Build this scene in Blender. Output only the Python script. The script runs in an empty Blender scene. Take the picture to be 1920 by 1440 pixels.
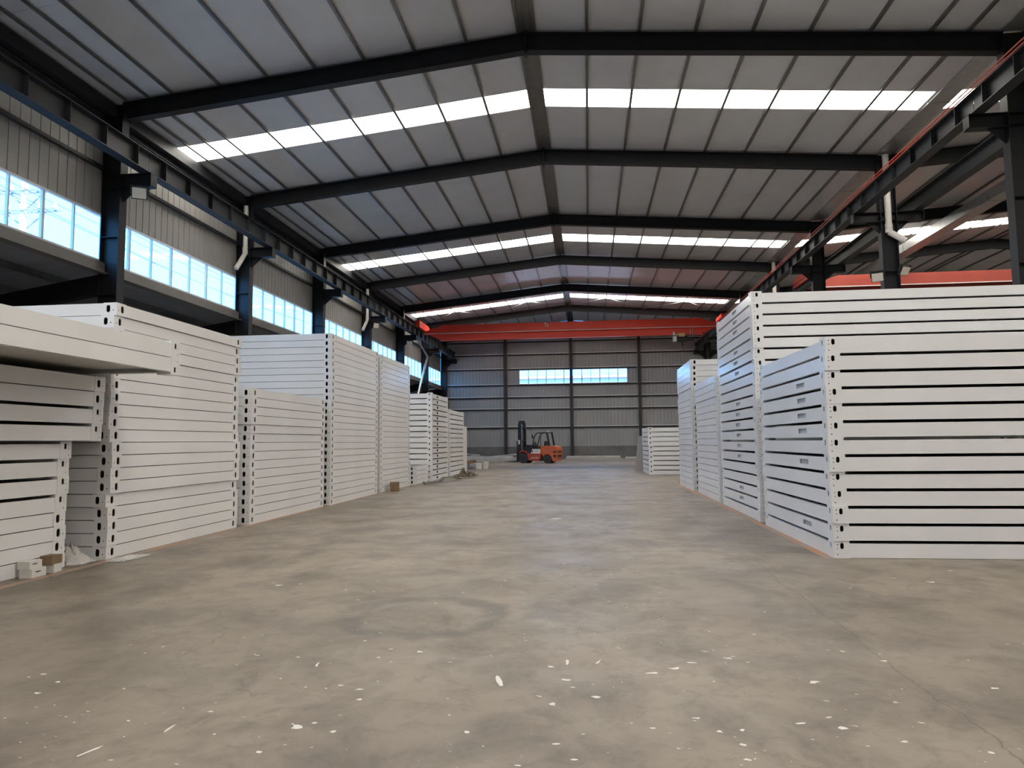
import bpy, math, random
from mathutils import Vector, Matrix
random.seed(7)
sc = bpy.context.scene
COL = sc.collection

# ------------------------------------------------------------------ camera
cam_d = bpy.data.cameras.new('camera'); cam = bpy.data.objects.new('camera', cam_d); COL.objects.link(cam)
F_PX, YAW, PITCH, ROLL, CAM_H = 1304.65, 0.1087, 0.0819, -0.0100, 1.2884
cam_d.sensor_fit = 'HORIZONTAL'; cam_d.sensor_width = 36.0; cam_d.lens = 36.0 * F_PX / 1920.0
cam_d.clip_end = 500
_fw = Vector((-math.sin(YAW) * math.cos(PITCH), math.cos(YAW) * math.cos(PITCH), math.sin(PITCH)))
_rt = Vector((math.cos(YAW), math.sin(YAW), 0)); _up = _rt.cross(_fw)
_r2 = _rt * math.cos(ROLL) + _up * math.sin(ROLL); _u2 = -_rt * math.sin(ROLL) + _up * math.cos(ROLL)
cam.matrix_world = Matrix(((_r2.x, _u2.x, -_fw.x, 0), (_r2.y, _u2.y, -_fw.y, 0), (_r2.z, _u2.z, -_fw.z, CAM_H), (0, 0, 0, 1)))
sc.camera = cam

# ------------------------------------------------------------------ world, sun, skylights, exposure
SKY = (0.115, 0.46, 1.0); SKY_STRENGTH = 4.0
w = bpy.data.worlds.new('sky'); sc.world = w; w.use_nodes = True
bg = w.node_tree.nodes['Background']; bg.inputs[0].default_value = (*SKY, 1); bg.inputs[1].default_value = SKY_STRENGTH
sun_d = bpy.data.lights.new('sun', 'SUN'); sun = bpy.data.objects.new('sun', sun_d); COL.objects.link(sun)
sun_d.energy = 12.0; sun_d.color = (1.0, 0.93, 0.8); sun_d.angle = 0.01
sun.rotation_euler = Vector((-0.5, 0.62, -0.85)).to_track_quat('-Z', 'Y').to_euler()
SKYLIGHT = (1.0, 0.94, 0.85); SKYLIGHT_STRENGTH = 9.0
sc.view_settings.view_transform = 'Standard'; sc.view_settings.look = 'None'
sc.view_settings.exposure = 0.95; sc.view_settings.gamma = 1.0; sc.view_settings.use_curve_mapping = False

# ------------------------------------------------------------------ materials
def mat(name, col, rough=0.5, metal=0.0, noise=0.0, scale=4.0, spec=0.5, bump=0.0, detail=4.0, coat=0.0, col2=None):
    m = bpy.data.materials.new(name); m.use_nodes = True
    nt = m.node_tree; b = nt.nodes['Principled BSDF']
    b.inputs['Roughness'].default_value = rough; b.inputs['Metallic'].default_value = metal
    b.inputs['Specular IOR Level'].default_value = spec
    b.inputs['Base Color'].default_value = (*col, 1)
    if coat: b.inputs['Coat Weight'].default_value = coat; b.inputs['Coat Roughness'].default_value = 0.08
    if noise or bump:
        tc = nt.nodes.new('ShaderNodeTexCoord'); n = nt.nodes.new('ShaderNodeTexNoise')
        n.inputs['Scale'].default_value = scale; n.inputs['Detail'].default_value = detail
        nt.links.new(tc.outputs['Object'], n.inputs['Vector'])
        if noise:
            r = nt.nodes.new('ShaderNodeValToRGB')
            c2 = col2 or tuple(max(0, c * (1 - noise)) for c in col)
            r.color_ramp.elements[0].color = (*c2, 1); r.color_ramp.elements[0].position = 0.35
            r.color_ramp.elements[1].color = (*col, 1); r.color_ramp.elements[1].position = 0.65
            nt.links.new(n.outputs['Fac'], r.inputs['Fac']); nt.links.new(r.outputs['Color'], b.inputs['Base Color'])
        if bump:
            bp = nt.nodes.new('ShaderNodeBump'); bp.inputs['Strength'].default_value = bump; bp.inputs['Distance'].default_value = 0.02
            nt.links.new(n.outputs['Fac'], bp.inputs['Height']); nt.links.new(bp.outputs['Normal'], b.inputs['Normal'])
    return m

def emit(name, col, s):
    m = bpy.data.materials.new(name); m.use_nodes = True; nt = m.node_tree
    nt.nodes.remove(nt.nodes['Principled BSDF'])
    e = nt.nodes.new('ShaderNodeEmission'); e.inputs[0].default_value = (*col, 1); e.inputs[1].default_value = s
    nt.links.new(e.outputs[0], nt.nodes['Material Output'].inputs[0]); return m

def glass(name, tint, gl):
    m = bpy.data.materials.new(name); m.use_nodes = True; nt = m.node_tree
    nt.nodes.remove(nt.nodes['Principled BSDF'])
    t = nt.nodes.new('ShaderNodeBsdfTransparent'); t.inputs[0].default_value = (*tint, 1)
    g = nt.nodes.new('ShaderNodeBsdfGlossy'); g.inputs['Roughness'].default_value = 0.03
    x = nt.nodes.new('ShaderNodeMixShader'); x.inputs[0].default_value = gl
    nt.links.new(t.outputs[0], x.inputs[1]); nt.links.new(g.outputs[0], x.inputs[2])
    nt.links.new(x.outputs[0], nt.nodes['Material Output'].inputs[0]); return m

M = {}
M['white'] = mat('white_paint', (0.80, 0.80, 0.795), 0.22, noise=0.05, scale=1.2, spec=0.5)
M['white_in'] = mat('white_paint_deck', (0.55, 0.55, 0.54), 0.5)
M['cavity'] = mat('hole_shade_black', (0.012, 0.012, 0.013), 0.8)  # near-black colour paints the shade inside the frame holes
M['steel'] = mat('dark_grey_steel_paint', (0.011, 0.012, 0.0145), 0.5, noise=0.25, scale=3, spec=0.25)
M['steel2'] = mat('slate_steel_paint', (0.024, 0.026, 0.030), 0.5, noise=0.2, scale=3, spec=0.3)
M['purlin'] = mat('purlin_steel', (0.16, 0.16, 0.155), 0.35, 0.6, noise=0.2, scale=5)
M['galv'] = mat('galvanised_steel', (0.42, 0.43, 0.43), 0.35, 0.7, noise=0.15, scale=6)
M['foil'] = mat('roof_insulation_facing', (0.48, 0.485, 0.505), 0.33, noise=0.07, scale=1.5, spec=0.6, bump=0.15, detail=2)
M['siding'] = mat('grey_white_siding', (0.255, 0.265, 0.27), 0.45, noise=0.12, scale=0.8)
M['siding_in'] = mat('cream_siding', (0.30, 0.29, 0.275), 0.45, noise=0.15, scale=0.8)
M['concrete'] = mat('plinth_concrete', (0.14, 0.14, 0.142), 0.85, noise=0.35, scale=1.2)
M['annex'] = mat('annex_roof_lining', (0.30, 0.30, 0.31), 0.6, noise=0.3, scale=0.7)
M['alu'] = mat('white_aluminium', (0.52, 0.52, 0.53), 0.4)
M['glass'] = glass('window_glass', (0.97, 0.985, 0.985), 0.06)
M['skylight'] = emit('sunlit_fibreglass', SKYLIGHT, SKYLIGHT_STRENGTH)
M['red'] = mat('crane_red_paint', (0.82, 0.056, 0.026), 0.45, noise=0.12, scale=0.7)
M['dimred'] = mat('darkened_crane_red', (0.30, 0.045, 0.028), 0.6, noise=0.3, scale=0.7)  # crane red darkened so the second crane looks dimmer under the close skylight
M['redbar'] = mat('conductor_red', (0.42, 0.055, 0.03), 0.5)
M['pvc'] = mat('white_plastic_pipe', (0.70, 0.67, 0.63), 0.4)
M['black'] = mat('black_paint', (0.014, 0.014, 0.016), 0.45)
M['rubber'] = mat('tyre_rubber', (0.035, 0.035, 0.037), 0.8, noise=0.3, scale=9)
M['orange'] = mat('forklift_orange', (0.56, 0.125, 0.045), 0.4, noise=0.15, scale=3)
M['fred'] = mat('forklift_red', (0.36, 0.062, 0.036), 0.45, noise=0.15, scale=3)
M['chrome'] = mat('chrome', (0.7, 0.7, 0.7), 0.2, 1.0)
M['paper'] = mat('white_card', (0.68, 0.66, 0.62), 0.7)
M['card'] = mat('brown_card', (0.24, 0.16, 0.09), 0.8, noise=0.2, scale=8)
M['film'] = mat('milky_plastic_film', (0.55, 0.53, 0.50), 0.25, bump=0.6, scale=14)
M['sheet'] = mat('pale_steel_sheet', (0.46, 0.45, 0.42), 0.45, noise=0.2, scale=2)
M['sill'] = mat('sill_brown_grey', (0.15, 0.14, 0.13), 0.6, noise=0.2, scale=2)
M['socket'] = mat('socket_grey', (0.42, 0.42, 0.43), 0.6)
M['greyboard'] = mat('grey_board', (0.30, 0.285, 0.285), 0.6)
M['strap'] = mat('webbing_grey', (0.20, 0.165, 0.12), 0.8, noise=0.4, scale=12)
M['yellow'] = mat('hoist_yellow', (0.62, 0.40, 0.14), 0.5)
M['oline'] = mat('orange_floor_paint', (0.44, 0.21, 0.10), 0.6, noise=0.5, scale=2.2, col2=(0.31, 0.255, 0.21))
M['lamp'] = mat('floodlight_glass', (0.62, 0.59, 0.50), 0.2)
M['bwall'] = mat('neighbour_blue_render', (0.66, 0.72, 0.88), 0.8, noise=0.1, scale=0.5)
M['broof'] = mat('neighbour_roof', (0.30, 0.30, 0.34), 0.8)
M['pole'] = mat('pole_concrete', (0.62, 0.55, 0.42), 0.9)
M['polearm'] = mat('pole_steel', (0.14, 0.17, 0.24), 0.6)
M['wire'] = mat('wire', (0.05, 0.06, 0.07), 0.6)
M['ground'] = mat('yard_ground', (0.32, 0.31, 0.29), 0.9, noise=0.2, scale=0.3)

def floor_material():
    m = bpy.data.materials.new('worn_concrete_floor'); m.use_nodes = True; nt = m.node_tree
    N, Lk = nt.nodes, nt.links; b = N['Principled BSDF']
    tc = N.new('ShaderNodeTexCoord'); sep = N.new('ShaderNodeSeparateXYZ'); Lk.new(tc.outputs['Object'], sep.inputs[0])
    def noise(scale, detail=5, rough=0.6, sx=1.0, sy=1.0, dist=0.0):
        mp = N.new('ShaderNodeMapping'); mp.inputs['Scale'].default_value = (sx, sy, 1); Lk.new(tc.outputs['Object'], mp.inputs[0])
        n = N.new('ShaderNodeTexNoise'); n.inputs['Scale'].default_value = scale; n.inputs['Detail'].default_value = detail
        n.inputs['Roughness'].default_value = rough; n.inputs['Distortion'].default_value = dist
        Lk.new(mp.outputs[0], n.inputs['Vector']); return n.outputs['Fac']
    def ramp(src, a, b_, ca=0.0, cb=1.0):
        r = N.new('ShaderNodeMapRange'); r.inputs[1].default_value = a; r.inputs[2].default_value = b_
        r.inputs[3].default_value = ca; r.inputs[4].default_value = cb; Lk.new(src, r.inputs[0]); return r.outputs[0]
    def mth(op, a, b_=None):
        n = N.new('ShaderNodeMath'); n.operation = op
        for i, v in enumerate((a, b_)):
            if v is None: continue
            if isinstance(v, (int, float)): n.inputs[i].default_value = v
            else: Lk.new(v, n.inputs[i])
        return n.outputs[0]
    def mix(fac, c1, c2):
        n = N.new('ShaderNodeMix'); n.data_type = 'RGBA'
        Lk.new(fac, n.inputs[0])
        for i, c in ((6, c1), (7, c2)):
            if isinstance(c, tuple): n.inputs[i].default_value = (*c, 1)
            else: Lk.new(c, n.inputs[i])
        return n.outputs[2]
    base = mix(ramp(noise(0.35, 4, 0.55), 0.35, 0.65), (0.205, 0.170, 0.134), (0.290, 0.244, 0.196))
    base = mix(ramp(noise(1.6, 6, 0.65, 1, 0.8, 0.35), 0.44, 0.62, 0.0, 0.75), base, (0.122, 0.101, 0.080))
    base = mix(ramp(noise(5.5, 6, 0.7, 1, 1, 0.6), 0.50, 0.72, 0.0, 0.55), base, (0.095, 0.080, 0.066))
    base = mix(ramp(noise(26, 4, 0.7), 0.6, 0.8, 0.0, 0.45), base, (0.32, 0.28, 0.235))
    # round scuff left by turning wheels
    dx = mth('SUBTRACT', sep.outputs[0], -1.25); dy = mth('SUBTRACT', sep.outputs[1], 5.2)
    d = mth('SQRT', mth('ADD', mth('MULTIPLY', dx, dx), mth('MULTIPLY', dy, dy)))
    d = mth('ADD', d, ramp(noise(3.0, 3), 0.2, 0.8, -0.08, 0.08))
    ring = ramp(mth('ABSOLUTE', mth('SUBTRACT', d, 0.55)), 0.05, 0.14, 0.8, 0.0)
    ring = mth('MULTIPLY', ring, ramp(noise(1.8, 3), 0.30, 0.5))
    base = mix(ring, base, (0.10, 0.086, 0.072))
    # saw-cut joints and a crack
    wob = ramp(noise(0.5, 6, 0.7), 0.2, 0.8, -0.22, 0.22)
    jx = mth('ABSOLUTE', mth('SUBTRACT', mth('ADD', sep.outputs[0], mth('MULTIPLY', wob, 0.5)), 1.68))
    joint = ramp(jx, 0.002, 0.008, 0.6, 0.0)
    jy = mth('ABSOLUTE', mth('SUBTRACT', mth('PINGPONG', mth('ADD', sep.outputs[1], 3.7), 3.0), 0.0))
    joint = mth('MAXIMUM', joint, ramp(jy, 0.008, 0.025, 0.45, 0.0))
    vor = N.new('ShaderNodeTexVoronoi'); vor.feature = 'DISTANCE_TO_EDGE'; vor.inputs['Scale'].default_value = 0.42
    mp = N.new('ShaderNodeMapping'); Lk.new(tc.outputs['Object'], mp.inputs[0])
    nz = N.new('ShaderNodeTexNoise'); nz.inputs['Scale'].default_value = 1.6; nz.inputs['Detail'].default_value = 6
    Lk.new(tc.outputs['Object'], nz.inputs['Vector'])
    va = N.new('ShaderNodeVectorMath'); va.operation = 'ADD'; Lk.new(mp.outputs[0], va.inputs[0]); Lk.new(nz.outputs['Color'], va.inputs[1])
    Lk.new(va.outputs[0], vor.inputs['Vector'])
    crack = mth('MULTIPLY', ramp(vor.outputs['Distance'], 0.001, 0.004, 0.8, 0.0), ramp(noise(0.6, 2), 0.52, 0.62))
    joint = mth('MAXIMUM', joint, crack)
    base = mix(joint, base, (0.085, 0.072, 0.06))
    # worn white flecks
    fl = mth('MULTIPLY', ramp(noise(38, 3, 0.6, 1, 0.6), 0.70, 0.76), ramp(noise(1.2, 3), 0.45, 0.65, 0.0, 0.7))
    base = mix(fl, base, (0.55, 0.50, 0.44))
    Lk.new(base, b.inputs['Base Color'])
    Lk.new(ramp(noise(1.1, 5), 0.3, 0.7, 0.34, 0.52), b.inputs['Roughness'])
    b.inputs['Specular IOR Level'].default_value = 0.3
    bp = N.new('ShaderNodeBump'); bp.inputs['Strength'].default_value = 0.12; bp.inputs['Distance'].default_value = 0.01
    Lk.new(noise(9, 6, 0.7), bp.inputs['Height']); Lk.new(bp.outputs[0], b.inputs['Normal'])
    return m
M['floor'] = floor_material()

# ------------------------------------------------------------------ mesh helpers
class MB:
    def __init__(s): s.v = []; s.f = []; s.m = []
    def add(s, vs, fs, mi=0):
        o = len(s.v); s.v += [tuple(x) for x in vs]; s.f += [tuple(i + o for i in f) for f in fs]; s.m += [mi] * len(fs); return s
    def quad(s, a, b, c, d, mi=0): return s.add((a, b, c, d), ((0, 1, 2, 3),), mi)
    def box(s, x0, x1, y0, y1, z0, z1, mi=0):
        v = [(x, y, z) for x in (x0, x1) for y in (y0, y1) for z in (z0, z1)]
        return s.add(v, ((0, 1, 3, 2), (4, 6, 7, 5), (0, 4, 5, 1), (2, 3, 7, 6), (0, 2, 6, 4), (1, 5, 7, 3)), mi)
    def bar(s, p, q, u, v, mi=0):          # rectangle of half-vectors u, v swept from p to q
        p, q, u, v = Vector(p), Vector(q), Vector(u), Vector(v)
        vs = [e + a * u + b * v for e in (p, q) for a, b in ((-1, -1), (1, -1), (1, 1), (-1, 1))]
        return s.add(vs, ((0, 3, 2, 1), (4, 5, 6, 7), (0, 1, 5, 4), (1, 2, 6, 5), (2, 3, 7, 6), (3, 0, 4, 7)), mi)
    def ibeam(s, p, q, d, wv, dep, wid, tf=0.014, tw=0.010, mi=0):
        p, q, d, wv = Vector(p), Vector(q), Vector(d).normalized(), Vector(wv).normalized()
        h = dep / 2
        s.bar(p, q, wv * tw / 2, d * (h - tf), mi)
        for sg in (-1, 1):
            s.bar(p + d * sg * (h - tf / 2), q + d * sg * (h - tf / 2), wv * wid / 2, d * tf / 2, mi)
        return s
    def tube(s, p, q, r, n=8, mi=0, r2=None, cap=True):
        p, q = Vector(p), Vector(q); ax = (q - p).normalized()
        a = ax.orthogonal().normalized(); b = ax.cross(a); r2 = r if r2 is None else r2
        vs = [p + (a * math.cos(t) + b * math.sin(t)) * r for t in [2 * math.pi * i / n for i in range(n)]]
        vs += [q + (a * math.cos(t) + b * math.sin(t)) * r2 for t in [2 * math.pi * i / n for i in range(n)]]
        fs = [(i, (i + 1) % n, n + (i + 1) % n, n + i) for i in range(n)]
        if cap: fs += [tuple(range(n)), tuple(range(n, 2 * n))]
        return s.add(vs, fs, mi)
    def path(s, pts, r, n=8, mi=0):
        for a, b in zip(pts, pts[1:]): s.tube(a, b, r, n, mi)
        return s
    def prism(s, poly, d, mi=0):            # closed polygon of 3D points extruded by vector d
        n = len(poly); d = Vector(d); vs = [Vector(p) for p in poly] + [Vector(p) + d for p in poly]
        fs = [tuple(range(n)), tuple(range(n, 2 * n))] + [(i, (i + 1) % n, n + (i + 1) % n, n + i) for i in range(n)]
        return s.add(vs, fs, mi)
    def plate(s, o, u, v, n, W, H, cells, mi=0, ci=1):
        # flat face at o spanned by unit u, v (size W, H), inward normal n; cells = (u0,u1,v0,v1,hole)
        o, u, v, n = Vector(o), Vector(u), Vector(v), Vector(n)
        P = lambda a, b, dd=0.0: o + u * a + v * b + n * dd
        for u0, u1, v0, v1, hole in cells:
            if hole is None: s.quad(P(u0, v0), P(u1, v0), P(u1, v1), P(u0, v1), mi); continue
            cu, cv, rw, rh, dep, kind = hole
            out, inn = [], []
            if kind == 'rect':
                out = [(u0, v0), (u1, v0), (u1, v1), (u0, v1)]
                inn = [(cu - rw, cv - rh), (cu + rw, cv - rh), (cu + rw, cv + rh), (cu - rw, cv + rh)]
            else:
                k = 3
                for (a, b), (c, e) in (((u0, v0), (u1, v0)), ((u1, v0), (u1, v1)), ((u1, v1), (u0, v1)), ((u0, v1), (u0, v0))):
                    for i in range(k): out.append((a + (c - a) * i / k, b + (e - b) * i / k))
                m_ = len(out)
                for i in range(m_):
                    t = 2 * math.pi * i / m_ - 3 * math.pi / 4
                    x, y = math.cos(t), math.sin(t)
                    if rh > rw:
                        inn.append((cu + rw * x, cv + (rh - rw) * (1 if y > 0 else -1) * (1 if abs(y) > .05 else 0) + rw * y))
                    else: inn.append((cu + rw * x, cv + rh * y))
            m_ = len(out)
            vs = [P(*a) for a in out] + [P(*a) for a in inn]
            s.add(vs, [(i, (i + 1) % m_, m_ + (i + 1) % m_, m_ + i) for i in range(m_)], mi)
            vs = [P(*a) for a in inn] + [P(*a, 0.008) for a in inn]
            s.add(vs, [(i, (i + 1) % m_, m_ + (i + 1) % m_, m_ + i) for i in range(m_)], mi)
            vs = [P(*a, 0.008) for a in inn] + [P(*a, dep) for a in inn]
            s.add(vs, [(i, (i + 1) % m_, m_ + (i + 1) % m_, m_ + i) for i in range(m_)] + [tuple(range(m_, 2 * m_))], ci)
        return s
    def mesh(s, name, mats, smooth=False):
        me = bpy.data.meshes.new(name); me.from_pydata(s.v, [], s.f)
        for m in (mats if isinstance(mats, (list, tuple)) else [mats]): me.materials.append(m)
        me.polygons.foreach_set('material_index', s.m)
        if smooth: me.polygons.foreach_set('use_smooth', [True] * len(s.f))
        me.update(); return me
    def build(s, name, mats, parent=None, loc=None, smooth=False):
        return put(name, s.mesh(name, mats, smooth), parent, loc)

def put(name, me, parent=None, loc=None, rot=None):
    o = bpy.data.objects.new(name, me); COL.objects.link(o)
    if parent: o.parent = parent
    if loc is not None: o.location = loc
    if rot is not None: o.rotation_euler = rot
    return o
def tag(o, label, cat, group=None, kind=None):
    o['label'] = label; o['category'] = cat
    if group: o['group'] = group
    if kind: o['kind'] = kind
    return o
def empty(name, loc=(0, 0, 0), rot=None):
    o = bpy.data.objects.new(name, None); COL.objects.link(o); o.location = loc; o.empty_display_size = 0.2
    if rot is not None: o.rotation_euler = rot
    return o
def struct(o, label, cat): return tag(o, label, cat, kind='structure')

def text_mesh(name, body, size, m_, parent, loc, shear=0.0, center=False):
    t = bpy.data.curves.new(name, 'FONT'); t.body = body; t.size = size; t.extrude = 0.003; t.shear = shear; t.resolution_u = 3
    if center: t.align_x = 'CENTER'; t.align_y = 'CENTER'
    tmp = bpy.data.objects.new(name, t); me = bpy.data.meshes.new_from_object(tmp); bpy.data.objects.remove(tmp)
    me.materials.clear(); me.materials.append(m_)
    return put(name, me, parent, loc, (math.pi / 2, 0, 0))
ORD = ('lowest second third fourth fifth sixth seventh eighth ninth tenth eleventh twelfth thirteenth fourteenth fifteenth sixteenth '
       'seventeenth eighteenth nineteenth twentieth twenty-first twenty-second twenty-third twenty-fourth twenty-fifth').split()
NTH = 'first second third fourth fifth sixth seventh eighth ninth tenth'.split()

# ------------------------------------------------------------------ building dimensions (metres)
XL, XR, XRIDGE = -10.29, 8.25, -1.18          # inner column faces, ridge line
CD = 0.44                                      # column depth
FY = [14.2 + 6 * k for k in range(-4, 7)]      # portal frame centre lines, the first in view is FY[4]
YB, YF = 50.42, -9.9                           # far wall, gate wall behind the camera
X2, XR2 = 17.9, 27.4                           # second hall: ridge line, outer wall
def zb(x):                                     # underside of rafters
    if x <= XRIDGE: return 9.56 + 0.105 * (x - XRIDGE)
    if x <= 8.48: return 9.56 - 0.075 * (x - XRIDGE)
    z0 = 9.56 - 0.075 * (8.48 - XRIDGE)
    if x <= X2: return z0 + 0.075 * (x - 8.48)
    return z0 + 0.075 * (X2 - 8.48) - 0.09 * (x - X2)
def zu(x): return zb(x) + 0.46                 # underside of roof sheeting

# ------------------------------------------------------------------ floor
f = MB(); f.box(-10.75, XR2, YF, YB, -0.2, 0.0)
struct(f.build('floor', M['floor']), 'worn grey brown concrete floor with scuffs and cracks', 'floor')
g = MB(); g.quad((-160, -120, -0.25), (160, -120, -0.25), (160, 200, -0.25), (-160, 200, -0.25))
struct(g.build('ground', M['ground']), 'bare yard ground outside the shed', 'ground')

# ------------------------------------------------------------------ roof: sheets, skylight panes, purlins
SL = [(-7.6, -6.6), (4.40, 5.40), (16.62, 17.54), (28.88, 29.92), (40.95, 42.05)]     # skylight strips
SEAMS = [YF, 10.9, 23.7, 35.9, YB]
PL = [-1.36, -2.48, -3.62, -4.74, -5.85, -6.95, -8.06, -9.17, -9.74, -10.25]
PR = [-1.01, 0.09, 1.18, 2.33, 3.48, 4.61, 5.78, 6.93, 7.63]
P2 = [9.1, 9.8, 11.0, 12.15, 13.3, 14.45, 15.6, 16.75, 17.75]
P3 = [18.05, 19.2, 20.35, 21.5, 22.65, 23.8, 24.95, 26.1, 27.0]
def slope_sheet(mb, xa, xb, y0, y1, t=0.06, up=0.0):
    a, b = zu(xa + 1e-4) + up, zu(xb - 1e-4) + up
    vs = [(xa, y0, a), (xb, y0, b), (xb, y1, b), (xa, y1, a)]
    mb.prism(vs, (0, 0, t))
ceil_main = struct(empty('ceiling'), 'grey insulated gable roof of the hall with skylight strips', 'ceiling')
ceil_side = struct(empty('ceiling'), 'roof of the neighbouring bay seen past the red-railed columns', 'ceiling')
pmesh = {}
def purlin_mesh(length, slope):
    k = (round(length, 3), slope)
    if k not in pmesh:
        m = MB(); h = 0.10
        m.box(-0.004, 0.004, 0, length, 0.004, h); m.box(-0.004, 0.06, 0, length, 0, 0.004); m.box(-0.06, 0.004, 0, length, h - 0.004, h)
        m.box(0.056, 0.06, 0, length, 0, 0.022)
        pmesh[k] = m.mesh('purlin', M['purlin'])
    return pmesh[k]
ycuts = sorted(set([YF, YB] + [y for s in SL for y in s] + SEAMS))
for ceil_o, halves in ((ceil_main, ((XL - 0.5, XRIDGE, PL), (XRIDGE, 8.265, PR))), (ceil_side, ((8.745, X2, P2), (X2, XR2, P3)))):
    for xa, xb, pur in halves:
        for y0, y1 in zip(ycuts, ycuts[1:]):
            if (y0, y1) in SL:
                if ceil_o is ceil_main:
                    xs = sorted([p for p in pur])
                    lo = -10.62 if xa < -5 else xs[0]; hi = xs[-1] if xa < -5 else 8.2
                    edges = ([lo] + xs if xa < -5 else xs + [hi])
                else:
                    xs = sorted(pur); edges = [8.78] + xs if xa < 10 else xs
                for ea, eb in zip(edges, edges[1:]):
                    if eb - ea < 0.25: continue
                    m = MB(); slope_sheet(m, ea + 0.002, eb - 0.002, y0 + 0.001, y1 - 0.001, 0.02, 0.02)
                    m.build('skylight_pane', M['skylight'], ceil_o)
                # sheet margins at both ends of the strip
                for ea, eb in ((xa, edges[0]), (edges[-1], xb)):
                    if eb - ea > 0.02:
                        m = MB(); slope_sheet(m, ea, eb, y0, y1); m.build('roof_sheet', M['foil'], ceil_o)
                # corrugated top-hat seen at the pane overlaps
                continue
            g_ = 0.004
            m = MB(); slope_sheet(m, xa, xb, y0 + g_, y1 - g_); m.build('roof_sheet', M['foil'], ceil_o)
        for x in pur:
            for ya, yb in zip(FY[3:], FY[4:]):
                z = zb(x) + 0.40
                put('purlin', purlin_mesh(yb - ya, 0), ceil_o, (x, ya, z))
            if FY[-1] < YB: pass
# ridge flashing under the two top purlins
m = MB(); m.prism([(-1.36, YF, zu(-1.36) - 0.01), (-1.18, YF, zu(-1.18) - 0.01), (-1.01, YF, zu(-1.01) - 0.01), (-1.01, YF, zu(-1.01) - 0.02), (-1.18, YF, zu(-1.18) - 0.02), (-1.36, YF, zu(-1.36) - 0.02)], (0, YB - YF, 0))
m.build('ridge_flashing', M['purlin'], ceil_main)
# thin cross rods in the last bays
def rods(parent, bays, y0, y1):
    for xa, xb in bays:
        r = MB(); r.tube((xa, y0, zb(xa) + 0.34), (xb, y1, zb(xb) + 0.34), 0.014, 6); r.build('bracing_rod', M['galv'], parent)
        r = MB(); r.tube((xa, y1, zb(xa) + 0.34), (xb, y0, zb(xb) + 0.34), 0.014, 6); r.build('bracing_rod', M['galv'], parent)
rods(ceil_main, ((-10.1, -5.8), (-5.8, -1.3), (-1.1, 3.6), (3.6, 8.1)), 38.4, 44.0)

# valley gutter over the inner columns, eave gutter on the window side, duct in the side bay
def gutter(name, xa, xb, z, h, m_, parent, y0, y1):
    m = MB(); m.box(xa, xb, y0, y1, z, z + 0.01); m.box(xa, xa + 0.01, y0, y1, z + 0.01, z + h); m.box(xb - 0.01, xb, y0, y1, z + 0.01, z + h)
    m.box(xa + .01, xb - .01, y0, y1, z + h - .02, z + h)
    for y in FY[4:]: m.box(xa - 0.012, xb + 0.012, y + 2.9, y + 2.96, z - 0.012, z + h)
    m.build(name, m_, parent)
gutter('valley_gutter', 8.265, 8.745, 9.28, 0.20, M['galv'], ceil_main, YF, YB - .05)
gutter('hanging_trough', 12.75, 13.25, 8.75, 0.34, M['galv'], ceil_side, 14.6, 44.0)

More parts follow.
